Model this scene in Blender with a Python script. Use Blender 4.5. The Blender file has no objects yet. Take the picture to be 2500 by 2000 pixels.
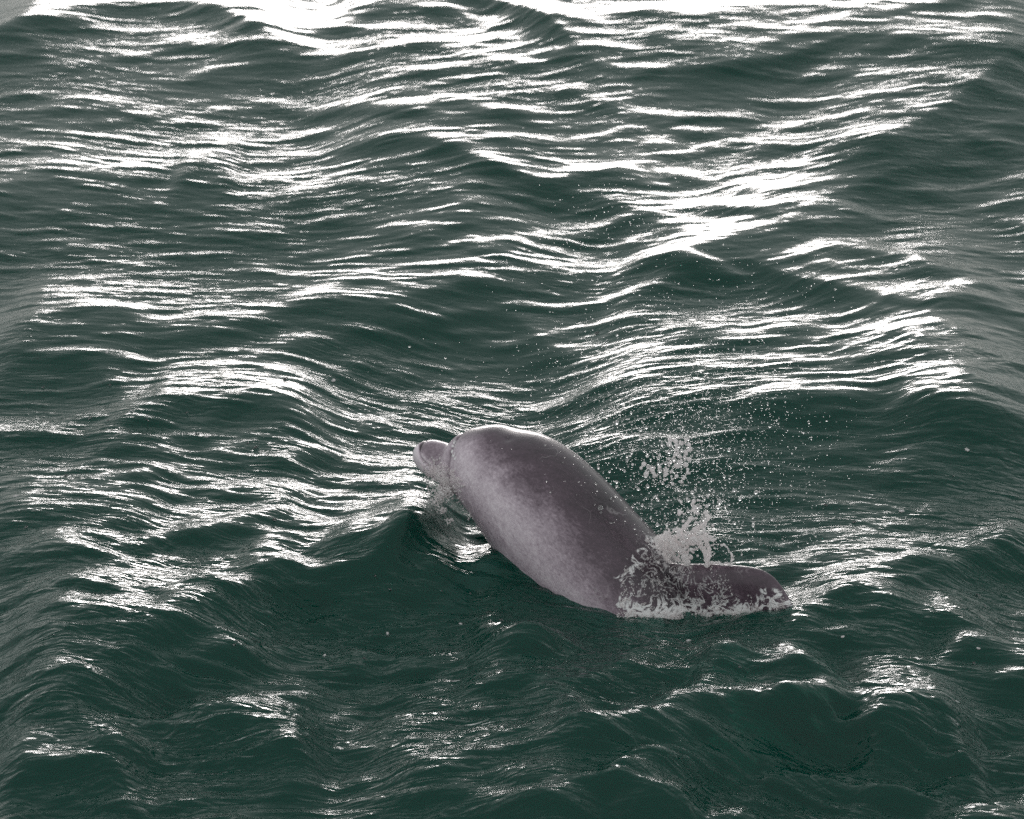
import bpy, bmesh, math, random
import numpy as np
from mathutils import Vector, Matrix
from mathutils.bvhtree import BVHTree

random.seed(7)
rng = np.random.default_rng(11)
sc = bpy.context.scene
COL = sc.collection
R = math.radians

# ------------------------------------------------------------------ camera
CAM_H, PITCH, LENS = 5.4, R(24.0), 120.0
cam = bpy.data.cameras.new('camera')
cam.lens = LENS; cam.sensor_width = 36.0
cam.clip_start = 0.1; cam.clip_end = 20000
cam_ob = bpy.data.objects.new('camera', cam); COL.objects.link(cam_ob)
cam_ob.location = (0, 0, CAM_H)
cam_ob.rotation_euler = (math.pi/2 - PITCH, 0, 0)
sc.camera = cam_ob
cam.dof.use_dof = True
cam.dof.focus_distance = 11.7
cam.dof.aperture_fstop = 4.5

# ------------------------------------------------------------------ light
SUN_EL, SUN_AZ = R(0.8), R(0)           # low hazy sun ahead of the camera (azimuth from +Y to +X)
world = bpy.data.worlds.new('World'); sc.world = world
world.use_nodes = True
wn = world.node_tree.nodes; wl = world.node_tree.links
wn.clear()
sky = wn.new('ShaderNodeTexSky'); sky.sky_type = 'NISHITA'
sky.sun_disc = False; sky.sun_elevation = SUN_EL; sky.sun_rotation = SUN_AZ
sky.air_density = 1.0; sky.dust_density = 3.0; sky.ozone_density = 1.0
hs = wn.new('ShaderNodeHueSaturation'); hs.inputs['Saturation'].default_value = 0.22
bg = wn.new('ShaderNodeBackground'); bg.inputs['Strength'].default_value = 0.075
wo = wn.new('ShaderNodeOutputWorld')
veil = wn.new('ShaderNodeMix'); veil.data_type = 'RGBA'; veil.blend_type = 'ADD'     # even overcast over the clear-air glow
veil.inputs['Factor'].default_value = 1.0; veil.inputs['B'].default_value = (4.5, 4.85, 4.85, 1)
wl.new(sky.outputs[0], hs.inputs['Color']); wl.new(hs.outputs[0], veil.inputs['A'])
wl.new(veil.outputs['Result'], bg.inputs['Color'])
wl.new(bg.outputs[0], wo.inputs['Surface'])
sun = bpy.data.lights.new('sun', 'SUN'); sun.energy = 0.75; sun.angle = R(22)
sun.color = (1.0, 0.95, 0.93)
sun_ob = bpy.data.objects.new('sun', sun); COL.objects.link(sun_ob)
sdir = Vector((math.sin(SUN_AZ)*math.cos(SUN_EL), math.cos(SUN_AZ)*math.cos(SUN_EL), math.sin(SUN_EL)))
sun_ob.rotation_euler = sdir.to_track_quat('Z', 'Y').to_euler()
sun_ob.location = sdir*60

vs = sc.view_settings
vs.view_transform = 'Standard'; vs.look = 'None'; vs.gamma = 1.0; vs.use_curve_mapping = False
vs.exposure = 0.7
sc.cycles.use_denoising = False
sc.cycles.max_bounces = 8; sc.cycles.transmission_bounces = 6; sc.cycles.transparent_max_bounces = 8
sc.cycles.caustics_reflective = True; sc.cycles.caustics_refractive = True
sc.cycles.sample_clamp_indirect = 6.0

# ------------------------------------------------------------------ picture <-> place
FPX = 2500*LENS/36.0
CX, CY = 1250.0, 1000.0
cp, sp = math.cos(PITCH), math.sin(PITCH)
def ray(px, py):
    px = np.asarray(px, float); py = np.asarray(py, float)
    u = (px-CX)/FPX; v = -(py-CY)/FPX
    return u, cp+v*sp, -sp+v*cp
def on_level(px, py, z=0.0):
    dx, dy, dz = ray(px, py); t = (z-CAM_H)/dz
    return dx*t, dy*t

def link(o, parent=None):
    COL.objects.link(o)
    if parent: o.parent = parent
    return o
def tag(o, label=None, cat=None, group=None, kind=None):
    if label: o['label'] = label
    if cat: o['category'] = cat
    if group: o['group'] = group
    if kind: o['kind'] = kind
    return o

def mesh_from_arrays(name, V, Q, smooth=True):
    """V (n,3) floats, Q (m,k) ints, all faces k-gons"""
    me = bpy.data.meshes.new(name)
    V = np.ascontiguousarray(V, np.float32); Q = np.ascontiguousarray(Q, np.int32)
    k = Q.shape[1]
    me.vertices.add(len(V)); me.vertices.foreach_set('co', V.ravel())
    me.loops.add(Q.size); me.loops.foreach_set('vertex_index', Q.ravel())
    me.polygons.add(len(Q))
    me.polygons.foreach_set('loop_start', np.arange(0, Q.size, k, dtype=np.int32))
    me.polygons.foreach_set('loop_total', np.full(len(Q), k, np.int32))
    me.polygons.foreach_set('use_smooth', np.full(len(Q), smooth))
    me.update(calc_edges=True)
    return me

# ------------------------------------------------------------------ material helpers
def new_mat(name):
    m = bpy.data.materials.new(name); m.use_nodes = True
    m.node_tree.nodes.clear()
    return m, m.node_tree.nodes, m.node_tree.links
def node(n, kind, **kw):
    x = n.new(kind)
    for k, v in kw.items():
        if k in x.inputs.keys(): x.inputs[k].default_value = v
        else: setattr(x, k, v)
    return x

def water_material():
    m, n, l = new_mat('sea_water')
    out = n.new('ShaderNodeOutputMaterial')
    tc = n.new('ShaderNodeTexCoord')
    # capillary ripples, long across the wind
    mp = node(n, 'ShaderNodeMapping'); mp.inputs['Scale'].default_value = (0.55, 1.0, 1.0); mp.inputs['Rotation'].default_value = (0, 0, R(14))
    l.new(tc.outputs['Object'], mp.inputs['Vector'])
    n1 = node(n, 'ShaderNodeTexNoise', Scale=28.0, Detail=1.5, Roughness=0.55, Distortion=1.1)
    n2 = node(n, 'ShaderNodeTexNoise', Scale=24.0, Detail=1.5, Roughness=0.5, Distortion=0.9)
    n3 = node(n, 'ShaderNodeTexNoise', Scale=1.3, Detail=2.0)
    fl = node(n, 'ShaderNodeAttribute', attribute_name='flow')
    l.new(fl.outputs['Vector'], n1.inputs['Vector']); l.new(mp.outputs[0], n2.inputs['Vector'])
    l.new(tc.outputs['Object'], n3.inputs['Vector'])
    rmp = node(n, 'ShaderNodeMapRange'); rmp.inputs[1].default_value = 0.38; rmp.inputs[2].default_value = 0.68
    rmp.inputs[3].default_value = 0.4; rmp.inputs[4].default_value = 1.0
    l.new(n3.outputs['Fac'], rmp.inputs[0])
    mul = node(n, 'ShaderNodeMath', operation='MULTIPLY'); mul.inputs[1].default_value = 0.8
    l.new(n2.outputs['Fac'], mul.inputs[0])
    add = node(n, 'ShaderNodeMath', operation='ADD')
    l.new(n1.outputs['Fac'], add.inputs[0]); l.new(mul.outputs[0], add.inputs[1])
    bmp = node(n, 'ShaderNodeBump', Distance=0.009)
    ch = node(n, 'ShaderNodeAttribute', attribute_name='chop')
    hm = node(n, 'ShaderNodeMath', operation='MULTIPLY'); l.new(add.outputs[0], hm.inputs[0]); l.new(ch.outputs['Fac'], hm.inputs[1])
    l.new(hm.outputs[0], bmp.inputs['Height']); l.new(rmp.outputs[0], bmp.inputs['Strength'])
    fr = node(n, 'ShaderNodeFresnel', IOR=1.333); l.new(bmp.outputs[0], fr.inputs['Normal'])
    gl = node(n, 'ShaderNodeBsdfGlossy', Roughness=0.13); gl.inputs['Color'].default_value = (1, 1, 1, 1)
    l.new(bmp.outputs[0], gl.inputs['Normal'])
    df = node(n, 'ShaderNodeBsdfDiffuse'); df.inputs['Color'].default_value = (0.0, 0.098, 0.068, 1)
    rf = node(n, 'ShaderNodeBsdfRefraction', IOR=1.333, Roughness=0.0); rf.inputs['Color'].default_value = (0.75, 0.95, 0.9, 1)
    l.new(bmp.outputs[0], rf.inputs['Normal'])
    mix1 = node(n, 'ShaderNodeMixShader', Fac=0.62)
    l.new(df.outputs[0], mix1.inputs[1]); l.new(rf.outputs[0], mix1.inputs[2])
    mix2 = n.new('ShaderNodeMixShader')
    l.new(fr.outputs[0], mix2.inputs[0]); l.new(mix1.outputs[0], mix2.inputs[1]); l.new(gl.outputs[0], mix2.inputs[2])
    l.new(mix2.outputs[0], out.inputs['Surface'])
    va = node(n, 'ShaderNodeVolumeAbsorption', Density=3.2); va.inputs['Color'].default_value = (0.25, 0.72, 0.66, 1)
    l.new(va.outputs[0], out.inputs['Volume'])
    return m

def deep_material():
    m, n, l = new_mat('deep_water')
    out = n.new('ShaderNodeOutputMaterial')
    df = node(n, 'ShaderNodeBsdfDiffuse'); df.inputs['Color'].default_value = (0.003, 0.03, 0.024, 1)
    l.new(df.outputs[0], out.inputs['Surface'])
    return m

# ------------------------------------------------------------------ sea surface
# crest lines read off the photograph (in 2156-wide display pixels): points, height, front and back run (m)
K = 2500/2156
CRESTS = [
 ([(-150,125),(-20,100),(100,78),(200,50),(320,20),(380,20),(470,45),(600,100),(720,135)], .15, .45, 1.7),
 ([(600,60),(760,45),(900,50),(960,32),(1000,12),(1030,16),(1090,60),(1200,115),(1320,150)], .16, .40, 1.4),
 ([(1150,30),(1250,42),(1500,55),(1700,48),(2000,55),(2300,45)], .08, .35, .9),
 ([(1300,165),(1450,172),(1600,155),(1800,150),(2000,160),(2300,170)], .06, .25, .6),
 ([(1650,370),(1750,345),(1850,310),(2000,232),(2100,172),(2156,142),(2330,90)], .13, .45, 1.3),
 ([(1250,610),(1400,575),(1500,552),(1650,500),(1800,422),(1950,342),(2100,282),(2300,215)], .085, .36, .60),
 ([(600,352),(700,342),(850,334),(950,345),(1060,370),(1200,410),(1330,440),(1520,470)], .12, .42, 1.4),
 ([(-60,405),(100,396),(250,386),(400,375),(520,362),(640,348)], .05, .25, .7),
 ([(350,415),(430,402),(520,420)], .04, .2, .2),
 ([(-80,772),(0,760),(100,742),(150,735),(200,748),(260,790),(330,830)], .085, .36, .60),
 ([(560,740),(700,722),(900,702),(1000,690),(1080,682),(1200,716),(1300,760)], .08, .25, .8),
 ([(1250,650),(1350,618),(1450,590),(1580,576),(1700,612),(1800,642),(1950,690)], .10, .30, .7),
 ([(1100,905),(1180,880),(1300,852),(1450,836),(1600,848),(1800,856),(2000,870),(2300,862)], .22, .70, 1.2),
 ([(1850,945),(1950,920),(2050,902),(2156,905),(2300,900)], .09, .28, .4),
 ([(180,870),(300,862),(420,858),(520,868),(640,888),(700,908),(750,935)], .11, .28, .5),
 ([(-100,1085),(0,1080),(150,1076),(300,1070),(420,1080)], .07, .22, .5),
 ([(330,1092),(420,1098),(520,1102),(680,1085)], .05, .2, .4),
 ([(-100,1335),(0,1322),(200,1290),(400,1262),(600,1240),(700,1210),(770,1180)], .11, .30, .6),
 ([(640,1225),(720,1205),(800,1190),(860,1192),(920,1210),(1000,1250)], .10, .30, .35),
 ([(-60,1430),(100,1400),(250,1372),(400,1340),(540,1312),(600,1330)], .09, .28, .35),
 ([(-60,1495),(50,1480),(150,1462),(300,1432),(430,1420),(560,1412),(660,1440)], .06, .2, .25),
 ([(960,1440),(1030,1425),(1080,1415),(1150,1438),(1230,1490),(1300,1520)], .07, .2, .25),
 ([(1420,1440),(1490,1418),(1560,1405),(1640,1415),(1720,1450),(1800,1500)], .09, .28, .3),
 ([(-60,1585),(60,1585),(130,1592),(200,1612),(270,1650),(330,1665)], .11, .25, .28),
 ([(320,1580),(400,1556),(470,1548),(560,1560),(650,1592),(720,1620)], .08, .25, .3),
 ([(650,1700),(850,1672),(1000,1652),(1250,1640),(1500,1612),(1650,1605),(1800,1580)], .11, .2, .42),
 ([(1780,1640),(1840,1615),(1910,1590),(1990,1600),(2060,1650),(2120,1700)], .09, .22, .25),
 ([(1620,1290),(1700,1262),(1850,1216),(2000,1190),(2156,1165),(2300,1140)], .095, .22, .35),
 ([(1650,1352),(1740,1340),(1850,1332),(2000,1340),(2150,1375)], .09, .22, .3),
 ([(420,1275),(500,1262),(635,1240),(735,1205),(795,1172),(860,1122),(905,1078),(930,1045),(990,1050)], .24, .16, .40, (.1,.25,.4,.55,.75,.95,1,1,.95)),
 ([(-150,722),(0,715),(200,692),(500,676),(800,662),(1000,642),(1250,600),(1400,580)], .07, .30, .50),
 ([(950,1570),(1150,1555),(1350,1535),(1550,1528),(1750,1530),(1950,1545),(2200,1560)], .10, .2, .32),
 ([(1950,1400),(2050,1412),(2156,1430),(2300,1440)], .08, .2, .28),
 ([(1750,1480),(1900,1470),(2050,1490),(2250,1500)], .075, .2, .28),
 ([(1050,75),(1300,80),(1500,88),(1800,85),(2156,70),(2400,60)], .15, 1.5, .8),
 ([(-250,135),(0,130),(300,112),(700,130),(1000,150),(1250,180)], .17, 1.5, .7),
 ([(-250,440),(0,436),(300,425),(700,432),(1000,455),(1200,490)], .13, 1.0, .5),
 ([(1250,1650),(1330,1690),(1420,1720),(1500,1760)], .05, .2, .2),
]

def smooth01(t):
    t = np.clip(t, 0, 1); return t*t*(3-2*t)

def crest_heights(X, Y):
    Y = Y+0.10*np.sin(3.1*X+1.3*np.sin(2.2*Y))+0.05*np.sin(7.3*X-2.1*Y+1.0)
    X = X
    H = np.zeros_like(X)
    for pts, A, Lf, Lb, *rest in CRESTS:
        p = np.array(pts, float)*K
        if not rest: A = A*(1+0.25*float(smooth01((p[:, 1].mean()/K-1000)/300)))
        rel = np.array(rest[0]) if rest else np.ones(len(p))
        wx, wy = on_level(p[:, 0], p[:, 1], A*(0.5 if not rest else 0.85)*rel)
        o = np.argsort(wx); wx, wy, rel = wx[o], wy[o], rel[o]
        xs = X[0]
        sel = np.where((xs > wx[0]) & (xs < wx[-1]))[0]
        if len(sel) == 0: continue
        xf = np.linspace(wx[0], wx[-1], 160)
        yf = np.interp(xf, wx, wy)
        ker = np.hanning(23); ker /= ker.sum()
        yf = np.convolve(np.pad(yf, 11, mode='edge'), ker, mode='valid')
        yc = np.interp(xs[sel], xf, yf)
        L = wx[-1]-wx[0]
        e = min(0.3*L, 0.5)
        tap = smooth01((xs[sel]-wx[0])/e)*smooth01((wx[-1]-xs[sel])/(0.25 if rest else e))
        tap *= np.interp(xs[sel], wx, rel)
        d = Y[:, sel]-yc[None, :]
        u = np.where(d < 0, -d/(0.85*Lf), d/(1.35*Lb))
        rnd = 0.16
        prof = np.exp(-1.25*(np.sqrt(u*u+rnd*rnd)-rnd)**1.25)
        H[:, sel] += 0.66*A*tap[None, :]*prof
    return H

def fft_ocean(N, L, lmin, lmax, slope_rms, spread, seed, p=3.2, dirs=math.pi/2, chop=0.9):
    """random wave tile: heights plus horizontal chop, normalised to a slope"""
    g = np.random.default_rng(seed)
    k1 = np.fft.fftfreq(N, d=L/N)*2*math.pi
    kx, ky = np.meshgrid(k1, k1)
    k = np.hypot(kx, ky); k[0, 0] = 1
    lam = 2*math.pi/k
    c = np.abs(np.cos(np.arctan2(ky, kx)-dirs))
    S = k**(-p)*np.where((lam > lmin) & (lam < lmax), 1, 0)*(c**spread+0.02)
    S *= np.exp(-(lmin*1.6/lam)**4*0.5)
    S[0, 0] = 0
    amp = np.sqrt(S)*(g.normal(size=(N, N))+1j*g.normal(size=(N, N)))
    h = np.fft.ifft2(amp).real
    sx = np.fft.ifft2(1j*kx*np.fft.fft2(h)).real; sy = np.fft.ifft2(1j*ky*np.fft.fft2(h)).real
    s = slope_rms/math.sqrt((sx**2+sy**2).mean())
    h *= s
    Hk = np.fft.fft2(h)
    dx = np.fft.ifft2(1j*kx/k*Hk).real*chop; dy = np.fft.ifft2(1j*ky/k*Hk).real*chop
    return h, dx, dy
def tile_sample(T, L, X, Y, n):
    N = T.shape[0]
    fx = (X/L*N) % N; fy = (Y/L*N) % N
    ix = np.floor(fx).astype(np.int32); iy = np.floor(fy).astype(np.int32)
    tx = fx-ix; ty = fy-iy
    ix %= N; iy %= N; jx = (ix+1) % N; jy = (iy+1) % N
    return (T[iy, ix]*(1-tx)*(1-ty)+T[iy, jx]*tx*(1-ty)+T[jy, ix]*(1-tx)*ty+T[jy, jx]*tx*ty)

def axis(dense, grow_lo, grow_hi, far_lo, far_hi):
    lo = []; d = dense[1]-dense[0]; p = dense[0]
    while p > far_lo:
        d *= grow_lo; p -= d; lo.append(p)
    hi = []; d = dense[-1]-dense[-2]; p = dense[-1]
    while p < far_hi:
        d *= grow_hi; p += d; hi.append(p)
    return np.array(lo[::-1]+list(dense)+hi)
xs = axis(np.arange(-3.5, 3.5, 0.0092), 1.22, 1.22, -6000, 6000)
ys = axis(np.concatenate([np.arange(8.4, 12.2, 0.0092), np.arange(12.2, 15, 0.012), np.arange(15, 19, 0.016), np.arange(19, 30, 0.06)]),
          1.22, 1.16, -60, 9000)
X, Y = np.meshgrid(xs, ys)

def sea_fields(X, Y):
    big = crest_heights(X, Y)
    near = np.exp(-(np.maximum(0, np.abs(X)-4)/3)**2)*np.exp(-(np.maximum(0, np.abs(Y-15)-9)/6)**2)
    swell = 0.05*np.sin(0.9*Y+0.25*X+0.4)+0.04*np.sin(1.55*Y-0.5*X+2.0)
    far = np.hypot(X, Y-14)
    swf = 1.0*(far < 400)
    out = swell*(0.25+0.75*(1-near))*swf
    h1, x1, y1 = TILE_A; h2, x2, y2 = TILE_B
    a = tile_sample(h1, LA, X, Y, 0); ax = tile_sample(x1, LA, X, Y, 0); ay = tile_sample(y1, LA, X, Y, 0)
    # short ripples: long across the wind, bending with the ground swell
    Yw = Y+0.30*np.sin(0.95*X+0.6*Y)+0.10*np.sin(2.3*X-1.1*Y+2.0)+0.05*np.sin(4.1*X+1.7*Y); Xw = X*0.45
    sea_fields.flow = (X*0.23, Yw)
    b = tile_sample(h2, LB, Xw, Yw, 0); bx = 0*b; by = tile_sample(y2, LB, Xw, Yw, 0)
    pm = (0.75+1.15*smooth01((13.0-Y)/4.0))*(0.92+0.26*np.sin(1.7*X+2.3*np.sin(0.8*Y)+0.7)*np.sin(1.3*Y-1.1*np.sin(1.1*X)))
    pa = (0.85+0.35*np.sin(0.9*X-1.3*np.sin(0.7*Y+1.0)+2.0)*np.sin(0.8*Y+0.9*np.sin(0.8*X)))*(0.66+1.15*smooth01((13.0-Y)/4.0))
    mid = pa*np.exp(-(far/60)**2); fin_ = np.exp(-(far/14)**2)
    wc = 1.35*smooth01((12.4-Y)/3.0)*np.exp(-(far/14)**2)*(0.75+0.35*np.sin(1.9*X+1.0+1.5*np.sin(1.3*Y)))
    c_, cx_, cy_ = (tile_sample(q, LB, X*0.8, Y, 0) for q in TILE_C)
    Z = c_*wc+big*near+out+a*mid+b*pm*fin_
    return Z, ax*mid+bx*pm*fin_+cx_*wc, ay*mid+by*pm*fin_+cy_*wc
LA, LB = 13.0, 5.2
def add3(*t): return tuple(sum(q) for q in zip(*t))
def peaky(t, c):
    h = t[0]; r = h.std(); return (h*(1+c*np.tanh(h/r)), t[1], t[2])
TILE_A = peaky(add3(fft_ocean(1024, LA, 0.16, 1.2, 0.065, 3.5, 3, p=3.7, dirs=R(66), chop=0.7), fft_ocean(1024, LA, 0.14, 0.7, 0.075, 3.0, 8, p=3.2, dirs=R(116), chop=0.8)), .75)
TILE_B = peaky(add3(fft_ocean(1024, LB, 0.03, 0.13, 0.105, 3.0, 5, p=2.8, chop=0.8), fft_ocean(1024, LB, 0.08, 0.30, 0.065, 3.0, 15, p=3.3, dirs=R(101), chop=0.8)), .7)
TILE_C = peaky(add3(fft_ocean(1024, LB, 0.09, 0.45, 0.12, 1.5, 25, p=3.2, dirs=R(60), chop=0.8), fft_ocean(1024, LB, 0.09, 0.45, 0.12, 1.5, 26, p=3.2, dirs=R(125), chop=0.8)), .8)

Z, DX, DY = sea_fields(X, Y)

# ------------------------------------------------------------------ dolphin
PK = 0.62                                   # the animal heads away from the camera as it goes left
P_X, P_Y = 0.70, 10.42                      # a point of its middle plane, at the fin
def on_plane(px, py, off=0.0):
    """point of the dolphin's upright middle plane (off: metres towards the camera)"""
    u, dy, dz = ray(px, py)
    t = (P_Y-off*math.sqrt(1+PK*PK)+PK*P_X)/(dy+PK*u)
    return np.stack([u*t, dy*t, CAM_H+dz*t], -1)
PN = np.array([-PK, -1.0, 0.0])/math.sqrt(1+PK*PK)      # towards the camera side

# (back point, belly point, half width / half height)
STATIONS = [
 ((1011,1101),(1012,1108),1.2), ((1015,1090),(1016,1118),1.1), ((1026,1079),(1024,1134),1.0), ((1050,1074),(1040,1153),.9), ((1076,1080),(1066,1168),.92),
 ((1094,1085),(1086,1182),.88), ((1101,1078),(1094,1188),.90), ((1112,1063),(1104,1198),.92), ((1132,1051),(1126,1202),.92),
 ((1160,1042),(1144,1218),.92), ((1198,1038),(1164,1240),.92), ((1238,1048),(1186,1266),.92), ((1300,1064),(1214,1306),.92),
 ((1366,1103),(1252,1355),.92), ((1440,1168),(1302,1414),.92), ((1518,1250),(1366,1484),.92), ((1588,1325),(1440,1564),.90),
 ((1648,1405),(1500,1640),.86), ((1698,1500),(1578,1696),.80), ((1735,1590),(1645,1745),.72), ((1762,1676),(1700,1786),.62),
 ((1780,1750),(1740,1820),.55), ((1795,1812),(1770,1850),.55), ((1806,1852),(1795,1868),.6)]
NR = 120
def spline(P, n):
    """centripetal-ish Catmull-Rom through rows of P"""
    P = np.asarray(P, float); m = len(P)
    t = np.linspace(0, m-1, n); i = np.minimum(t.astype(int), m-2); f = (t-i)[:, None]
    p0 = P[np.maximum(i-1, 0)]; p1 = P[i]; p2 = P[i+1]; p3 = P[np.minimum(i+2, m-1)]
    return 0.5*((2*p1)+(p2-p0)*f+(2*p0-5*p1+4*p2-p3)*f*f+(3*p1-p0-3*p2+p3)*f**3)

def loft_body():
    back = on_plane([b[0][0] for b in STATIONS], [b[0][1] for b in STATIONS])
    bel = on_plane([b[1][0] for b in STATIONS], [b[1][1] for b in STATIONS])
    w = np.array([b[2] for b in STATIONS])
    n = 300
    back = spline(back, n); bel = spline(bel, n); w = spline(w[:, None], n)[:, 0]
    c = (back+bel)/2; up = (back-bel)/2; hh = np.linalg.norm(up, axis=1); up /= hh[:, None]
    th = np.linspace(0, 2*math.pi, NR, endpoint=False)
    hh2 = hh*0.955
    V = []; S = []; T = []
    for j in range(n):
        V.append(c[j]+up[j]*(hh2[j]*np.cos(th))[:, None]+PN*(hh2[j]*w[j]*np.sin(th))[:, None])
        S.append(np.full(NR, j/(n-1)*(len(STATIONS)-1))); T.append(np.where(th > math.pi, 2*math.pi-th, th))
    V = np.concatenate(V); S = np.concatenate(S); T = np.concatenate(T)
    F = []
    for j in range(n-1):
        for i in range(NR):
            a = j*NR+i; b = j*NR+(i+1) % NR
            F.append((a, b, b+NR, a+NR))
    F.append(tuple(range(NR-1, -1, -1))); F.append(tuple(range((n-1)*NR, n*NR)))
    return V, F, S, T

def lens_solid(outline, normal, thick, rings=(1.0, .96, .88, .74, .55, .3)):
    """blade with a closed outline: outline (n,3), thickest in the middle"""
    o = spline(np.vstack([outline, outline[:1]]), 60)[:-1]
    c = o.mean(0); V = []; F = []; n = len(o)
    for side in (1, -1):
        base = len(V)
        for f in rings:
            for p in o:
                V.append(c+(p-c)*f+normal*side*thick*math.sqrt(max(0, 1-f*f))+normal*side*1e-4)
        V.append(c+normal*side*thick)
        for r in range(len(rings)-1):
            for i in range(n):
                a = base+r*n+i; b = base+r*n+(i+1) % n
                q = (a, b, b+n, a+n); F.append(q if side < 0 else q[::-1])
        last = base+(len(rings)-1)*n
        for i in range(n):
            q = (last+i, last+(i+1) % n, base+len(rings)*n); F.append(q if side < 0 else q[::-1])
    half = len(rings)*n+1
    for i in range(n):
        a, b = i, (i+1) % n
        F.append((a, b, half+b, half+a))
    return np.array(V), F

FIN = [(1560,1345),(1610,1368),(1660,1376),(1729,1376),(1800,1380),(1850,1388),(1885,1406),(1910,1434),(1930,1466),(1944,1500),(1946,1528),
       (1925,1542),(1880,1548),(1820,1562),(1760,1590),(1700,1600),(1620,1520)]

def skin_material():
    m, n, l = new_mat('dolphin_skin')
    out = n.new('ShaderNodeOutputMaterial')
    at = node(n, 'ShaderNodeAttribute', attribute_name='pigment_shade')
    tc = n.new('ShaderNodeTexCoord')
    mp = node(n, 'ShaderNodeMapping'); mp.vector_type = 'TEXTURE'; mp.inputs['Rotation'].default_value = (0, R(38), 0); mp.inputs['Scale'].default_value = (1.8, 1, 1)
    l.new(tc.outputs['Object'], mp.inputs['Vector'])
    a = node(n, 'ShaderNodeTexNoise', Scale=8.0, Detail=5.0, Roughness=0.55, Distortion=0.5); l.new(mp.outputs[0], a.inputs['Vector'])
    b = node(n, 'ShaderNodeTexNoise', Scale=120.0, Detail=4.0, Roughness=0.7); l.new(mp.outputs[0], b.inputs['Vector'])
    # pigment and painted shade + mottling -> ramp
    s1 = node(n, 'ShaderNodeMath', operation='MULTIPLY_ADD'); s1.inputs[1].default_value = 0.45; s1.inputs[2].default_value = -0.225
    l.new(a.outputs['Fac'], s1.inputs[0])
    s2 = node(n, 'ShaderNodeMath', operation='MULTIPLY_ADD'); s2.inputs[1].default_value = 0.4; s2.inputs[2].default_value = -0.20
    l.new(b.outputs['Fac'], s2.inputs[0])
    s3 = node(n, 'ShaderNodeMath', operation='ADD'); l.new(s1.outputs[0], s3.inputs[0]); l.new(s2.outputs[0], s3.inputs[1])
    mq = node(n, 'ShaderNodeMapping'); mq.vector_type = 'TEXTURE'; mq.inputs['Rotation'].default_value = (0, R(38), 0); mq.inputs['Scale'].default_value = (12, 1, 1)
    l.new(tc.outputs['Object'], mq.inputs['Vector'])
    sq = node(n, 'ShaderNodeTexNoise', Scale=60.0, Detail=3.0, Roughness=0.6, Distortion=0.6); l.new(mq.outputs[0], sq.inputs['Vector'])
    s5 = node(n, 'ShaderNodeMath', operation='MULTIPLY_ADD'); s5.inputs[1].default_value = 0.24; l.new(sq.outputs['Fac'], s5.inputs[0])
    s6 = node(n, 'ShaderNodeMath', operation='SUBTRACT'); s6.inputs[1].default_value = 0.12; l.new(s3.outputs[0], s6.inputs[0])
    l.new(s6.outputs[0], s5.inputs[2]); s3 = s5
    s4 = node(n, 'ShaderNodeMath', operation='ADD'); l.new(at.outputs['Fac'], s4.inputs[0]); l.new(s3.outputs[0], s4.inputs[1])
    rp = n.new('ShaderNodeValToRGB'); cr = rp.color_ramp
    cr.elements[0].position = 0.0; cr.elements[0].color = (0.025, 0.016, 0.022, 1)
    cr.elements[1].position = 1.0; cr.elements[1].color = (0.95, 0.90, 0.88, 1)
    for q, c in ((0.30, (0.100, 0.064, 0.085, 1)), (0.48, (0.27, 0.20, 0.24, 1)), (0.66, (0.56, 0.45, 0.51, 1)), (0.84, (0.86, 0.73, 0.79, 1))):
        e = cr.elements.new(q); e.color = c
    l.new(s4.outputs[0], rp.inputs['Fac'])
    # thin rake scars
    wv = node(n, 'ShaderNodeTexVoronoi', feature='DISTANCE_TO_EDGE', Scale=7.0)
    ds = node(n, 'ShaderNodeTexNoise', Scale=5.0, Detail=3.0)
    l.new(tc.outputs['Object'], ds.inputs['Vector'])
    mx = node(n, 'ShaderNodeMix', data_type='RGBA'); mx.inputs['Factor'].default_value = 0.25
    l.new(mp.outputs[0], mx.inputs['A']); l.new(ds.outputs['Color'], mx.inputs['B']); l.new(mx.outputs['Result'], wv.inputs['Vector'])
    lt = node(n, 'ShaderNodeMapRange'); lt.inputs[1].default_value = 0.0; lt.inputs[2].default_value = 0.012; lt.inputs[3].default_value = 0.35; lt.inputs[4].default_value = 0.0
    l.new(wv.outputs['Distance'], lt.inputs[0])
    ms = node(n, 'ShaderNodeTexNoise', Scale=6.0); l.new(tc.outputs['Object'], ms.inputs['Vector'])
    mr = node(n, 'ShaderNodeMapRange'); mr.inputs[1].default_value = 0.52; mr.inputs[2].default_value = 0.64
    l.new(ms.outputs['Fac'], mr.inputs[0])
    mm = node(n, 'ShaderNodeMath', operation='MULTIPLY'); l.new(lt.outputs[0], mm.inputs[0]); l.new(mr.outputs[0], mm.inputs[1])
    c2 = node(n, 'ShaderNodeMix', data_type='RGBA'); c2.inputs['B'].default_value = (0.5, 0.45, 0.46, 1)
    l.new(mm.outputs[0], c2.inputs['Factor']); l.new(rp.outputs['Color'], c2.inputs['A'])
    # lacy foam where the water runs off, plus the painted crease highlight
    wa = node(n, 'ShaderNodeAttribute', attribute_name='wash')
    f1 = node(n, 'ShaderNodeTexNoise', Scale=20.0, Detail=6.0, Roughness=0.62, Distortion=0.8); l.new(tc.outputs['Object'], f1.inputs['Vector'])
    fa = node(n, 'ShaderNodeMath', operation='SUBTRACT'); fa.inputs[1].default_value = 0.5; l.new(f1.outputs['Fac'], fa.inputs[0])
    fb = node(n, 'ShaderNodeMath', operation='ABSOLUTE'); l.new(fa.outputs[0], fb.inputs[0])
    fc = node(n, 'ShaderNodeMapRange'); fc.inputs[1].default_value = 0.0; fc.inputs[2].default_value = 0.10; fc.inputs[3].default_value = 1.0; fc.inputs[4].default_value = 0.0
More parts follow.
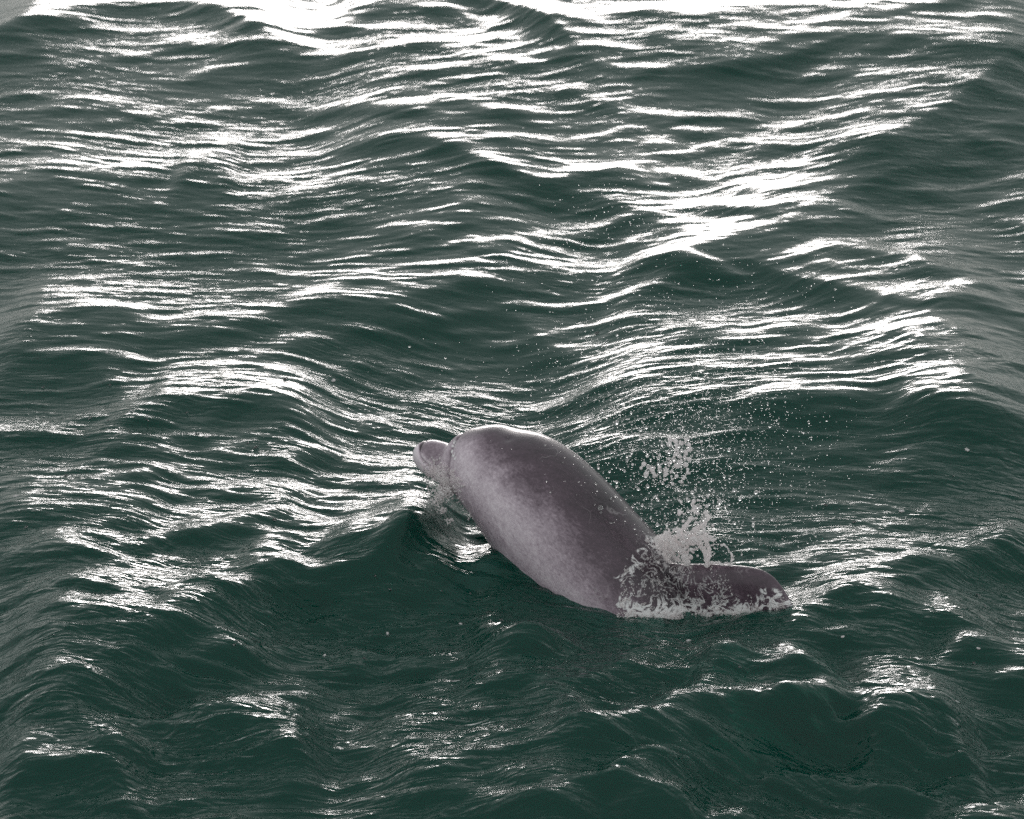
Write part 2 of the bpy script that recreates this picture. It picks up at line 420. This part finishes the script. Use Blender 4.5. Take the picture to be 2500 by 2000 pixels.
    l.new(fb.outputs[0], fc.inputs[0])
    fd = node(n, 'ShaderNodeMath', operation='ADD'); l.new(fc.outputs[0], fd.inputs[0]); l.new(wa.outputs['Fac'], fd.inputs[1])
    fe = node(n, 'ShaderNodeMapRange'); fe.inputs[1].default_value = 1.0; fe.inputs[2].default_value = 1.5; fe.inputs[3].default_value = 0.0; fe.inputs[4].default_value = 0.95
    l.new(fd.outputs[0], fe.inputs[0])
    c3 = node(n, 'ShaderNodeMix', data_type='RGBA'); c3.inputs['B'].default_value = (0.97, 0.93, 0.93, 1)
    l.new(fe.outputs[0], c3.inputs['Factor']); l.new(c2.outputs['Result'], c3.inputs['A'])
    bs = node(n, 'ShaderNodeBsdfPrincipled', Roughness=0.34, IOR=1.4)
    l.new(c3.outputs['Result'], bs.inputs['Base Color'])
    bs.inputs['Coat Weight'].default_value = 0.4; bs.inputs['Coat Roughness'].default_value = 0.08
    bp = node(n, 'ShaderNodeBump', Strength=0.22, Distance=0.004)
    bh = node(n, 'ShaderNodeMath', operation='MULTIPLY_ADD'); bh.inputs[1].default_value = 3.0
    l.new(fe.outputs[0], bh.inputs[0]); l.new(b.outputs['Fac'], bh.inputs[2])
    l.new(bh.outputs[0], bp.inputs['Height']); l.new(bp.outputs[0], bs.inputs['Normal'])
    l.new(bs.outputs[0], out.inputs['Surface'])
    return m

def build_dolphin():
    V, F, S, T = loft_body()
    bm_v = [V]; bm_f = list(F)
    def join(v, f):
        off = sum(len(q) for q in bm_v)
        bm_v.append(v); bm_f.extend([tuple(i+off for i in q) for q in f])
    join(*lens_solid(on_plane([p[0] for p in FIN], [p[1] for p in FIN]), PN, 0.045))
    # flippers: rooted low behind the head, swept back and down
    for side in (1, -1):
        root = on_plane(1215, 1372)+PN*side*0.12
        ax = np.array([0.10, 0.0, -0.62])*0.42+PN*side*0.20+np.array([-0.10, 0.05, 0])
        fw = np.array([-0.8, 0.4, 0.3]); fw -= ax*fw.dot(ax)/ax.dot(ax); fw /= np.linalg.norm(fw)
        ol = [root+fw*.085, root+ax*.3+fw*.085, root+ax*.65+fw*.055, root+ax*.92+fw*.0, root+ax*1.0-fw*.05, root+ax*.85-fw*.07, root+ax*.5-fw*.065, root+ax*.15-fw*.075, root-fw*.07-ax*.1]
        nn = np.cross(ax, fw); nn /= np.linalg.norm(nn)
        join(*lens_solid(np.array(ol), nn, 0.022))
    # flukes, flat across the tail stock
    tip = on_plane(1802, 1862); fwd = on_plane(1770, 1790)-tip; fwd /= np.linalg.norm(fwd)
    upv = np.cross(fwd, PN); upv /= np.linalg.norm(upv)
    for side in (1, -1):
        q = PN*side
        ol = [tip+fwd*.10-q*.03, tip+fwd*.07+q*.07, tip-fwd*.02+q*.18, tip-fwd*.13+q*.27, tip-fwd*.19+q*.29, tip-fwd*.17+q*.22, tip-fwd*.12+q*.12, tip-fwd*.09+q*.03, tip-fwd*.03-q*.04]
        join(*lens_solid(np.array(ol), upv, 0.02))
    me = bpy.data.meshes.new('tmp'); me.from_pydata(np.concatenate(bm_v).tolist(), [], bm_f); me.update()
    tmp = bpy.data.objects.new('tmp', me); link(tmp)
    rm = tmp.modifiers.new('r', 'REMESH'); rm.mode = 'VOXEL'; rm.voxel_size = 0.0062
    sm = tmp.modifiers.new('s', 'SMOOTH'); sm.factor = 0.5; sm.iterations = 9
    dg = bpy.context.evaluated_depsgraph_get()
    body = bpy.data.meshes.new_from_object(tmp.evaluated_get(dg))
    bpy.data.objects.remove(tmp)
    body.name = 'dolphin'
    nv = len(body.vertices); P = np.empty(nv*3, np.float32); body.vertices.foreach_get('co', P); P = P.reshape(-1, 3).astype(float)
    N = np.empty(nv*3, np.float32); body.vertices.foreach_get('normal', N); N = N.reshape(-1, 3)
    # nearest loft parameters
    from mathutils.kdtree import KDTree
    kd = KDTree(len(V))
    for i, v in enumerate(V): kd.insert(v, i)
    kd.balance()
    near = np.array([kd.find(p)[1] for p in P]); dist = np.linalg.norm(P-V[near], axis=1)
    s = S[near]; t = T[near]
    side = (P-on_plane(1300, 1250))@PN
    def groove(line, width, depth, only=None):
        L = spline(np.array(line, float), 80)
        # line given in the plane; use distance measured in the plane
        e1 = np.array([1, -PK, 0])/math.sqrt(1+PK*PK)
        a = np.stack([P@e1, P[:, 2]], 1); b = np.stack([L@e1, L[:, 2]], 1)
        d = np.full(nv, 9.0); m = (s < 12)
        dd = np.sqrt(((a[m][:, None, :]-b[None])**2).sum(-1)).min(1); d[m] = dd
        k = np.exp(-(d/width)**2)
        if only is not None: k *= only
        P[:] -= N*(k*depth)[:, None]
        return k
    mouth = groove(on_plane([1024,1026,1032,1044,1060], [1079,1092,1106,1119,1130], .03), 0.0045, 0.008)
    crease = groove(on_plane([1098,1100,1103,1110,1122], [1074,1100,1140,1175,1205], .08), 0.009, 0.012)
    bh = on_plane(1236, 1060, .05)
    d = np.linalg.norm((P-bh), axis=1)
    P -= N*(0.022*np.exp(-(d/0.016)**2))[:, None]
    # pigment 0 dark .. 1 pale, with underside shade painted in
    edge = np.interp(s, [0, 6, 9, 11, 12.5, 14, 16, 18], [.55, .5, .4, .55, .72, .80, .9, 1.1])   # where the cape ends (angle from the back)
    p = 0.10+0.68*smooth01((t-edge+0.65)/1.5)
    p -= 0.16*smooth01((t-1.45)/0.6)  # shade of the belly facing the dark sea, painted into the skin colour
    front = smooth01((11.2-s)/3.0)
    p = p*(1-front)+front*(0.60+0.10*smooth01((t-0.9)/0.5)-0.12*smooth01((t-1.5)/0.5)-0.18*smooth01((0.7-t)/0.5))  # head: underside darkened in the same way
    beak = smooth01((6.2-s)/1.0)
    p = p*(1-beak)+beak*(0.50+0.12*smooth01((t-0.7)/0.6))
    p -= 0.40*mouth+0.18*crease  # colour darkened along the mouth and melon grooves
    # wash: how much foam runs over the skin, plus a painted crease highlight (in the middle plane's own picture coordinates)
    rel = P-np.array([0, 0, CAM_H]); dep = rel[:, 1]*cp-rel[:, 2]*sp
    vx = CX+FPX*rel[:, 0]/dep; vy = CY-FPX*(rel[:, 1]*sp+rel[:, 2]*cp)/dep
    jaw = smooth01((np.interp(vy, [1070,1080,1092,1106,1119,1130,1150,1190], [1021,1024,1026,1032,1044,1058,1078,1096])-vx)/7)*beak
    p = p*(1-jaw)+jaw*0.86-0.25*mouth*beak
    finm = smooth01((dist-0.03)/0.05)
    p = p*(1-finm)+finm*0.30
    wob = 12*np.sin(vy*.11)+7*np.sin(vy*.27+1)
    left = 1512+wob+np.maximum(0, 1400-vy)*.75
    w = smooth01((vx-left)/10)*smooth01((vy-1318)/20)
    topfin = 1380+wob*.5+np.maximum(0, vx-1690)*.42+18*np.sin(vx*.06)
    w *= np.where(vx > 1690, smooth01((vy-topfin)/30), 1)
    low = smooth01((vy-1440)/55)
    wash = w*(0.30+0.36*low+0.30*smooth01((vy-1468)/30)+0.25*np.exp(-((vx-left-14)/14)**2))
    tipm = smooth01((vx-1872+0.9*(vy-1470)*-1)/14)*smooth01((vy-1432)/12)
    wash = np.maximum(wash, 0.75*tipm)
    wash = np.maximum(wash, 0.85*np.exp(-(((vx-1625)/48)**2+((vy-1345-(vx-1630)*.5)/24)**2)))
    chin = np.exp(-(((vx-1080)/34)**2+((vy-1172-(vx-1080)*.75)/22)**2))
    wash = np.maximum(wash, 0.72*chin)
    wash = np.maximum(wash, 0.20*smooth01((vy-1300)/150)*(vx < 1500)*np.exp(-((vy-1330-(vx-1200)*.62)/14)**2))
    film_highlight = np.exp(-((vx-1109-4*np.sin(vy*.09)-np.maximum(0, vy-1150)*.35)/4.5)**2)*smooth01((vy-1068)/14)*smooth01((1196-vy)/20)  # highlight on the wet band behind the crease, painted in as foam
    wash = np.maximum(wash, .8*film_highlight*(vx > 1085))
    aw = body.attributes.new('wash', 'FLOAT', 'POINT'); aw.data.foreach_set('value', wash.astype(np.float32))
    body.vertices.foreach_set('co', P.astype(np.float32).ravel())
    at = body.attributes.new('pigment_shade', 'FLOAT', 'POINT'); at.data.foreach_set('value', p.astype(np.float32))
    body.polygons.foreach_set('use_smooth', np.ones(len(body.polygons), bool))
    body.materials.clear(); body.materials.append(skin_material()); body.update()
    o = bpy.data.objects.new('dolphin', body); link(o)
    tag(o, 'wet grey dolphin lunging out of the sea with pale flank and dorsal fin', 'dolphin')
    return o
dolphin = build_dolphin()
DB = BVHTree.FromPolygons([v.co[:] for v in dolphin.data.vertices], [p.vertices[:] for p in dolphin.data.polygons])
CAMP = Vector((0, 0, CAM_H))
def hit(px, py):
    """where the line of sight through a pixel meets the dolphin"""
    d = Vector([float(v) for v in ray(px, py)]).normalized()
    r = DB.ray_cast(CAMP, d)
    return (r[0], r[1]) if r[0] is not None else (None, None)

# ------------------------------------------------------------------ water line along the animal
PINS = []
for px, py in [(1245,1370),(1262,1388),(1291,1409),(1328,1433),(1364,1452),(1400,1468),(1437,1482),(1486,1496),
               (1534,1506),(1600,1508),(1656,1508),(1720,1505),(1778,1501),(1830,1496),(1875,1491),(1920,1488)]:
    p, nn = hit(px, py)
    if p is not None: PINS.append((p.x, p.y, p.z))
PINS = np.array(PINS)
print('PINS', np.round(PINS, 2).tolist())
def pin_sea(X, Y, Z):
    box = (X > PINS[:, 0].min()-1.2) & (X < PINS[:, 0].max()+1.2) & (Y > PINS[:, 1].min()-1.2) & (Y < PINS[:, 1].max()+1.2)
    bx, by, bz = X[box], Y[box], Z[box]
    # current height at pins (nearest grid vertex)
    ix = np.searchsorted(xs, PINS[:, 0]); iy = np.searchsorted(ys, PINS[:, 1])
    res = PINS[:, 2]-Z[iy, ix]
    num = np.zeros_like(bx); den = np.zeros_like(bx); mx = np.zeros_like(bx)
    for (x, y, z), r in zip(PINS, res):
        d2 = (bx-x)**2+((by-y)*0.8)**2
        w = 1/(d2+0.0008)**1.5
        num += w*r; den += w
        mx = np.maximum(mx, np.exp(-d2/(0.15 if z > .1 else 0.28)**2))
    Z[box] = bz+num/den*mx
pin_sea(X, Y, Z)
def build_sea():
    ny, nx = X.shape
    V = np.stack([X-DX, Y-DY, Z], -1).reshape(-1, 3)
    idx = np.arange(ny*nx).reshape(ny, nx)
    Q = np.stack([idx[:-1, :-1], idx[:-1, 1:], idx[1:, 1:], idx[1:, :-1]], -1).reshape(-1, 4)
    # closed body of water: a floor far down and a skirt
    base = len(V)
    D = -12.0
    ring = np.concatenate([idx[0, :], idx[1:, -1], idx[-1, -2::-1], idx[-2:0:-1, 0]])
    Vb = V[ring].copy(); Vb[:, 2] = D
    m = len(ring); bi = base+np.arange(m); nx_ = np.roll(np.arange(m), -1)
    Qs = np.stack([ring, bi, bi[nx_], ring[nx_]], -1)
    cx = np.array([[xs[0], ys[0], D], [xs[-1], ys[0], D], [xs[-1], ys[-1], D], [xs[0], ys[-1], D]])
    cb = base+m+np.arange(4)
    V = np.concatenate([V, Vb, cx]); Q = np.concatenate([Q, Qs, np.array([[cb[0], cb[3], cb[2], cb[1]]])])
    me = mesh_from_arrays('sea', V, Q)
    me.materials.append(water_material()); me.materials.append(deep_material())
    mi = np.zeros(len(Q), np.int32); mi[-(m+1):] = 1
    me.polygons.foreach_set('material_index', mi)
    fx, fy = sea_fields.flow
    fv = np.zeros((len(V), 3), np.float32); fv[:base, 0] = fx.ravel(); fv[:base, 1] = fy.ravel()
    fa = me.attributes.new('flow', 'FLOAT_VECTOR', 'POINT'); fa.data.foreach_set('vector', fv.ravel())
    cv = np.full(len(V), .50, np.float32); cv[:base] = (0.46+1.5*smooth01((13.0-Y)/4.0)).ravel()
    ca = me.attributes.new('chop', 'FLOAT', 'POINT'); ca.data.foreach_set('value', cv)
    o = bpy.data.objects.new('sea', me); link(o)
    tag(o, 'dark green choppy sea water with white glints', kind='structure')
    return o

build_sea()

def water_at(px, py):
    """point of the sea surface seen through a pixel"""
    z = 0.0
    for _ in range(14):
        x, y = on_level(px, py, z)
        i = int(np.clip(np.searchsorted(ys, y), 30, len(ys)-30)); j = int(np.clip(np.searchsorted(xs, x), 30, len(xs)-30))
        z = 0.5*z+0.5*float(Z[i, j])
    w = 26
    sl = (slice(i-w, i+w), slice(j-w, j+w))
    P = np.stack([(X-DX)[sl], (Y-DY)[sl], Z[sl]], -1).reshape(-1, 3) if False else np.stack([X[sl]-DX[sl], Y[sl]-DY[sl], Z[sl]], -1).reshape(-1, 3)
    m = 2*w
    F = [(a*m+b, a*m+b+1, (a+1)*m+b+1, (a+1)*m+b) for a in range(m-1) for b in range(m-1)]
    r = BVHTree.FromPolygons(P.tolist(), F).ray_cast(CAMP, Vector([float(v) for v in ray(px, py)]).normalized())
    return r[0] if r[0] is not None else Vector((float(x), float(y), z))

# ------------------------------------------------------------------ foam, splash, drops
def foam_material():
    m, n, l = new_mat('foam')
    out = n.new('ShaderNodeOutputMaterial')
    b = node(n, 'ShaderNodeBsdfPrincipled', Roughness=0.25, IOR=1.33)
    b.inputs['Base Color'].default_value = (0.97, 0.93, 0.93, 1)
    tr = node(n, 'ShaderNodeBsdfTranslucent'); tr.inputs['Color'].default_value = (0.97, 0.93, 0.93, 1)
    mx = node(n, 'ShaderNodeMixShader', Fac=0.72)
    l.new(b.outputs[0], mx.inputs[1]); l.new(tr.outputs[0], mx.inputs[2]); l.new(mx.outputs[0], out.inputs['Surface'])
    return m
def drop_material():
    m, n, l = new_mat('water_drop')
    out = n.new('ShaderNodeOutputMaterial')
    b = node(n, 'ShaderNodeBsdfGlass', Roughness=0.0, IOR=1.33); b.inputs['Color'].default_value = (1, 1, 1, 1)
    tr = node(n, 'ShaderNodeBsdfTranslucent'); tr.inputs['Color'].default_value = (0.9, 0.88, 0.88, 1)
    mx = node(n, 'ShaderNodeMixShader', Fac=0.35)
    l.new(b.outputs[0], mx.inputs[1]); l.new(tr.outputs[0], mx.inputs[2]); l.new(mx.outputs[0], out.inputs['Surface'])
    return m
M_FOAM = foam_material(); M_DROP = drop_material()

def ico(sub):
    bm = bmesh.new(); bmesh.ops.create_icosphere(bm, subdivisions=sub, radius=1.0)
    V = np.array([v.co[:] for v in bm.verts]); F = np.array([[v.index for v in f.verts] for f in bm.faces]); bm.free()
    return V, F
ICO1, ICO2 = ico(1), ico(2)
def blobs(name, C, Rr, mat, base=ICO1, stretch=None, rough=0.25):
    """one mesh of many small lumps: C (n,3), Rr (n,) radii, stretch (n,3) semi-axis factors"""
    C = np.asarray(C, float); Rr = np.asarray(Rr, float); n = len(C)
    BV, BF = base
    g = np.random.default_rng(n)
    V = BV[None]*Rr[:, None, None]*(1+rough*(g.random((n, len(BV), 1))-0.5))
    if stretch is not None: V = V*np.asarray(stretch)[:, None, :]
    V = V+C[:, None, :]
    F = BF[None]+(np.arange(n)*len(BV))[:, None, None]
    me = mesh_from_arrays(name, V.reshape(-1, 3), F.reshape(-1, 3)); me.materials.append(mat)
    o = bpy.data.objects.new(name, me); return link(o)
from mathutils import noise as mnoise
def nz(x, y, s, z=0.0): return mnoise.noise(Vector((x*s, y*s, z)))
def inside(poly, x, y):
    c = False; j = len(poly)-1
    for i in range(len(poly)):
        xi, yi = poly[i]; xj, yj = poly[j]
        if (yi > y) != (yj > y) and x < (xj-xi)*(y-yi)/(yj-yi)+xi: c = not c
        j = i
    return c

def wash():
    """lacy foam running over the fin and the back where they break the surface"""
    C = []; Rr = []
    poly = [(1506,1505),(1512,1440),(1525,1385),(1560,1345),(1600,1318),(1640,1340),(1672,1372),(1740,1378),(1775,1400),(1800,1440),(1850,1462),(1880,1440),(1915,1440),(1942,1488),(1880,1500),(1760,1508),(1600,1514)]
    for _ in range(42000):
        x = random.uniform(1500, 1945); y = random.uniform(1310, 1512)
        if not inside(poly, x, y): continue
        wl = 1509-0.035*max(0, x-1700)
        low = math.exp(-((wl-y)/16)**2)
        lace = 1-min(1, abs(nz(x, y, 1/34.)+0.6*nz(x, y, 1/15., 3))*7)
        lace2 = 1-min(1, abs(nz(x*0.8, y*0.35, 1/20., 9))*9)
        band = math.exp(-((x-1522-10*nz(0, y, 1/30.))/13)**2)*(0.5+0.5*lace)
        hump = 1.0*math.exp(-(((x-1630)/40)**2+((y-1345-(x-1630)*0.55)/17)**2))
        tip = 0.9*(1 if (x > 1866 and y > 1438+0.9*(1905-x)*0.6) else 0)
        mid = 0.55*math.exp(-((y-1470-0.03*(x-1600))/32)**2)
        p = max(0.95*low, 0.75*lace*(0.25+0.75*smooth_s((y-1330)/110)), 0.45*lace2, 0.9*band, hump, tip*(0.35+0.65*lace), mid*(0.35+lace))
        p *= 0.35+0.65*(nz(x, y, 1/70., 5)*0.9+0.75)
        if random.random() > p*p*0.6: continue
        h, nn = hit(x, y)
        if h is None:
            if hump < 0.3: continue
            h = Vector(on_plane(x, y, 0.05)); nn = Vector(PN)
        r = random.choice((.0008, .001, .0014, .002, .003))*(1.3 if low > .5 or hump > .4 else 1)
        C.append(h+nn*(r*0.3+random.uniform(0, .03)*max(low*.6, hump))); Rr.append(r)
    o = blobs('splash_foam', [c[:] for c in C], Rr, M_FOAM)
    tag(o, 'white foam washing over the dolphin\'s fin and back', kind='stuff')
    print('wash', len(C))
def smooth_s(t):
    t = min(1, max(0, t)); return t*t*(3-2*t)
wash()

def strand(pts, r0, r1, n=26, jit=.006):
    """chain of overlapping lumps along a path of world points"""
    P = spline(np.array(pts, float), n)
    return [(p+np.random.default_rng(i*7+n).normal(0, jit*.4, 3), (r0+(r1-r0)*i/(n-1))*random.uniform(.7, 1.25)) for i, p in enumerate(P)]

def fuse(o, voxel):
    rm = o.modifiers.new('r', 'REMESH'); rm.mode = 'VOXEL'; rm.voxel_size = voxel
    sm = o.modifiers.new('s', 'SMOOTH'); sm.factor = .5; sm.iterations = 2
    me = bpy.data.meshes.new_from_object(o.evaluated_get(bpy.context.evaluated_depsgraph_get()))
    o.modifiers.clear(); o.data = me; me.materials.clear(); me.materials.append(M_FOAM)
    me.polygons.foreach_set('use_smooth', np.ones(len(me.polygons), bool)); me.name = o.name

def splashes():
    C = []; Rr = []
    def pl(pts, off): return [on_plane(x, y, off) for x, y in pts]
    # jets standing on the fin and the ring between them
    for pts, off, a, b in [
        ([(1728,1380),(1724,1360),(1716,1335),(1700,1312)], .02, .007, .005),
        ([(1732,1380),(1730,1350),(1728,1325),(1722,1305)], .00, .006, .005),
        ([(1785,1380),(1788,1362),(1782,1345),(1768,1330)], .00, .003, .002),
        ([(1668,1360),(1682,1345),(1700,1340),(1716,1335)], .04, .003, .003),
        ([(1740,1330),(1760,1331),(1770,1330)], .0, .002, .002),
        ([(1735,1372),(1750,1376),(1765,1376),(1783,1378)], .02, .003, .003),
        ([(1648,1330),(1660,1300),(1680,1275),(1690,1262)], .03, .006, .004),
        ([(1690,1310),(1705,1290),(1722,1278),(1728,1258)], -.02, .006, .006),
        ([(1660,1330),(1690,1318),(1720,1312),(1738,1315)], .01, .007, .006),
        ([(1605,1318),(1622,1312),(1640,1322),(1662,1345),(1675,1370)], .07, .010, .008),
        ([(1586,1140),(1598,1160),(1615,1165),(1630,1150),(1640,1130),(1652,1125)], .0, .0022, .0028),
        ([(1664,1178),(1672,1165),(1680,1152)], .05, .0025, .003),
        ([(1644,1120),(1652,1108),(1660,1112)], .0, .003, .003)]:
        for p, r in strand(pl(pts, off), a, b): C.append(p); Rr.append(r)
    # broken water round the jets
    g = np.random.default_rng(4)
    for cx, cy, sx, sy, n in [(1690,1315,26,16,230), (1640,1335,24,18,260), (1705,1265,16,16,35), (1655,1115,16,20,50), (1615,1150,28,16,60), (1660,1090,16,16,30), (1690,1240,30,30,35)]:
        for _ in range(n):
            C.append(on_plane(cx+g.normal()*sx, cy+g.normal()*sy, .02+g.normal()*.05)); Rr.append(abs(g.normal())*.0025+.0014)
    o = blobs('splash_water', C, np.array(Rr)*1.25, M_FOAM, ICO2, rough=.35)
    fuse(o, .0019)
    tag(o, 'jets of broken white water thrown up off the dorsal fin', kind='stuff')
    # chin: water breaking off the throat and curling down the bow wave
    C = []; Rr = []
    for _ in range(2600):
        t = random.random()
        x = 1052+62*t+random.gauss(0, 11); y = 1142+48*t+random.gauss(0, 13)
        lace = 1-min(1, abs(nz(x, y, 1/16., 2)+.5*nz(x, y, 1/7., 6))*4)
        if random.random() > 0.15+0.85*lace: continue
        h, nn = hit(x, y)
        if h is None:
            if random.random() > .35: continue
            h = Vector(on_plane(x, y, random.uniform(-.02, .06))); nn = Vector((0, 0, 0))
        r = random.choice((.0014, .0018, .0024, .0034)); C.append((h+nn*r*.6)[:]); Rr.append(r)
    for x, y, s, n in [(1078,1205,12,260), (1066,1226,9,90), (1096,1200,10,150), (1084,1246,6,50), (1096,1272,5,35), (1135,1232,9,40), (1150,1258,7,35), (1168,1290,6,25), (1040,1175,10,30), (1030,1210,14,40)]:
        for _ in range(n):
            C.append(on_plane(x+random.gauss(0, s), y+random.gauss(0, s*.8), .10+random.gauss(0, .03))); Rr.append(random.uniform(.0012, .0034))
    o = blobs('chin_foam', C, np.array(Rr)*1.35, M_FOAM); fuse(o, .0018)
    tag(o, 'white water breaking over the dolphin\'s beak and throat', kind='stuff')
splashes()

def spray():
    g = np.random.default_rng(21)
    C = []; Rr = []; St = []
    # (centre px, spread px, count, radius mm, depth spread)
    for cx, cy, sx, sy, n, r, dp in [
        (1640,1150,95,95,900,1.5,.16), (1600,1080,150,90,800,1.2,.25), (1720,1150,130,110,900,1.0,.3), (1850,1180,130,120,500,.9,.4), (1560,980,170,70,700,1.0,.3),
        (1560,870,190,80,650,.9,.4), (1750,950,170,90,700,.9,.4), (1760,780,190,90,450,.9,.5), (1560,530,120,60,260,1.0,.5), (1480,640,160,70,160,.9,.5),
        (1690,1290,70,50,300,1.3,.12), (1870,1350,90,50,250,.9,.25), (1350,1130,80,60,40,1.0,.02)]:
        for _ in range(n):
            x = cx+g.normal()*sx; y = cy+g.normal()*sy
            if y > 1380: continue
            p = on_plane(x, y, g.normal()*dp-.1)
            C.append(p); Rr.append(min(.0042, 1.3*r*1e-3*math.exp(g.normal()*.42)))
            st = 1+abs(g.normal())*.5; St.append((st, 1, 1/math.sqrt(st)))
    o = blobs('spray', C, Rr, M_DROP, ICO1, stretch=St, rough=.05)
    tag(o, 'fine spray of tiny water drops hanging behind the dolphin', kind='stuff')
    # drops large enough to pick out
    protos = []
    for k in range(4):
        V, F = ICO2
        V = V.copy(); q = np.random.default_rng(k+3)
        V *= 1+.10*np.sin(V@q.normal(size=(3, 3))*1.7+q.normal(size=3))
        V[:, 2] *= (1, .8, 1.25, .9)[k]
        me = mesh_from_arrays('water_drop', V, F); me.materials.append(M_DROP); protos.append(me)
    big = [(1463,1242,9),(1466,1253,5),(1506,1032,8),(1541,1008,5),(1434,1017,6),(1564,1050,7),(1578,1044,6),(1680,1073,6),(1583,1140,8),(1592,1140,6),(1611,1149,8),(1607,1132,6),
           (1645,1121,8),(1655,1128,7),(1663,1126,6),(1638,1128,6),(1625,1131,6),(1680,1222,8),(1703,1236,9),(1704,1245,6),(1752,1238,8),(1757,1226,9),(1770,1238,5),(1793,1277,7),
           (1780,1270,5),(1768,1163,7),(1846,1202,7),(1806,1219,7),(1792,1197,6),(1690,1202,7),(1694,1213,5),(1581,1187,7),(1603,1214,5),(1606,1220,6),(1558,1194,6),(1568,1234,6),
           (1605,1282,7),(1628,1282,6),(1649,1277,5),(1723,1265,8),(1717,1268,7),(1838,1264,5),(1839,1276,5),(1839,1283,6),(1884,1268,5),(1506,1177,6),(1505,1188,4),(1525,1150,5),
           (1531,1115,5),(1531,1125,5),(1542,1106,5),(1525,1106,4),(1467,1078,6),(1467,1093,6),(1493,1105,5),(1463,1066,5),(1461,1142,5),(1488,1152,5),(1443,1051,5),(1448,1055,4),
           (1471,1005,5),(1513,1012,4),(1499,1065,5),(1507,1078,5),(1616,1086,6),(1610,1110,5),(1633,1104,6),(1657,1090,7),(1664,1100,6),(1663,1138,5),(1712,1078,4),(1706,1126,5),
           (1490,1218,4),(1500,1214,5),(1618,1180,5),(1630,1186,5),(1656,1196,6),(1672,1198,5),(1698,1194,5),(1720,1218,5),(1731,1232,5),(1741,1222,4),(1776,1252,5),(1760,1258,6),
           (1707,1210,5),(1733,1196,5),(1680,1248,6),(1650,1296,6),(1672,1292,6),(1690,1300,7)]
    for i, (x, y, r) in enumerate(big):
        o = bpy.data.objects.new('water_drop', protos[i % 4]); link(o)
        o.location = on_plane(x, y, -.03+.12*math.sin(i*2.7)); s = r*.0014*.72
        if (x, y) in ((1463,1242), (1466,1253), (1490,1218), (1500,1214)):
            h, nn = hit(x, y)
            if h is not None: o.location = h+nn*s
        o.scale = (s, s, s); o.rotation_euler = (i*1.3, i*.7, i*2.1)
        tag(o, 'clear water drop flying in the splash above the dolphin\'s back', 'water drop', 'larger drops flying in the splash')
spray()

# ------------------------------------------------------------------ bubbles afloat
BUB = [(260,861,6),(269,941,7),(104,946,5),(339,964,6),(360,1026,6),(264,1028,5),(482,1061,7),(505,1067,6),(606,1082,6),(627,1093,8),(699,925,9),(816,929,8),(122,1143,6),(161,1162,8),
       (37,1212,8),(417,1194,5),(670,1268,9),(656,1237,5),(63,1288,8),(458,1008,6),(320,1003,5),(219,1022,6),
       (917,1405,5),(951,1439,7),(1077,1442,5),(1147,1449,5),(1125,1523,6),(1222,1513,6),(947,1546,6),(794,1600,6),(889,1607,7),(574,1574,6),(132,1549,6),
       (1681,1564,8),(1893,1574,7),(1805,1629,7),(2379,1619,8),(2389,1584,6),(2059,1555,6),(2018,1232,9),(2203,1249,8),(2088,1275,7),(2389,1454,7),(2404,1480,6),(2360,1099,8),(2329,1163,5),(1457,815,9)]
ORD = ['nearest','second nearest','third nearest','fourth nearest','fifth nearest','sixth nearest','seventh nearest','eighth nearest','ninth nearest','tenth nearest']
ORD += [w+' nearest' for w in ('eleventh','twelfth','thirteenth','fourteenth','fifteenth','sixteenth','seventeenth','eighteenth','nineteenth','twentieth','twenty-first','twenty-second','twenty-third','twenty-fourth')]
def bubbles():
    protos = []
    for k in range(3):
        q = np.random.default_rng(k+31); V = []; F = []; n0 = 0
        for j in range(4+k):
            c = np.array([q.normal()*.55, q.normal()*.4, 0]); r = .35+.4*q.random()
            bv = ICO2[0]*r+c; V.append(bv); F.append(ICO2[1]+n0); n0 += len(bv)
        me = mesh_from_arrays('foam_bubble', np.concatenate(V), np.concatenate(F)); me.materials.append(M_DROP if k else M_FOAM); protos.append(me)
    sect = {}
    for b in BUB:
        x, y, r = b
        if x > 1940: key = ('right of the dolphin', 'fin tip', (1940,1488))
        elif y > 1395: key = ('below the dolphin', 'fin tip', (1940,1488))
        elif x < 1000: key = ('left of the dolphin', 'beak tip', (1011,1105))
        else: key = ('above the dolphin', 'head', (1200,1040))
        sect.setdefault(key, []).append((math.hypot(x-key[2][0], y-key[2][1]), b))
    i = 0
    for key, L in sect.items():
        L.sort()
        for rank, (d, (x, y, r)) in enumerate(L):
            w = water_at(x, y)
            o = bpy.data.objects.new('foam_bubble', protos[i % 3]); link(o); i += 1
            s = r*.00095*(w-CAMP).length/11.5
            o.location = w+Vector((0, 0, s*.1)); o.scale = (s, s, s*.75); o.rotation_euler = (0, 0, i*1.9)
            lab = 'small foam bubble afloat %s, %s to its %s' % (key[0], ORD[rank], key[1]) if len(L) > 1 else 'lone foam bubble afloat above the dolphin\'s back beyond the spray'
            tag(o, lab, 'bubble', 'foam bubbles dotted over the water')
bubbles()
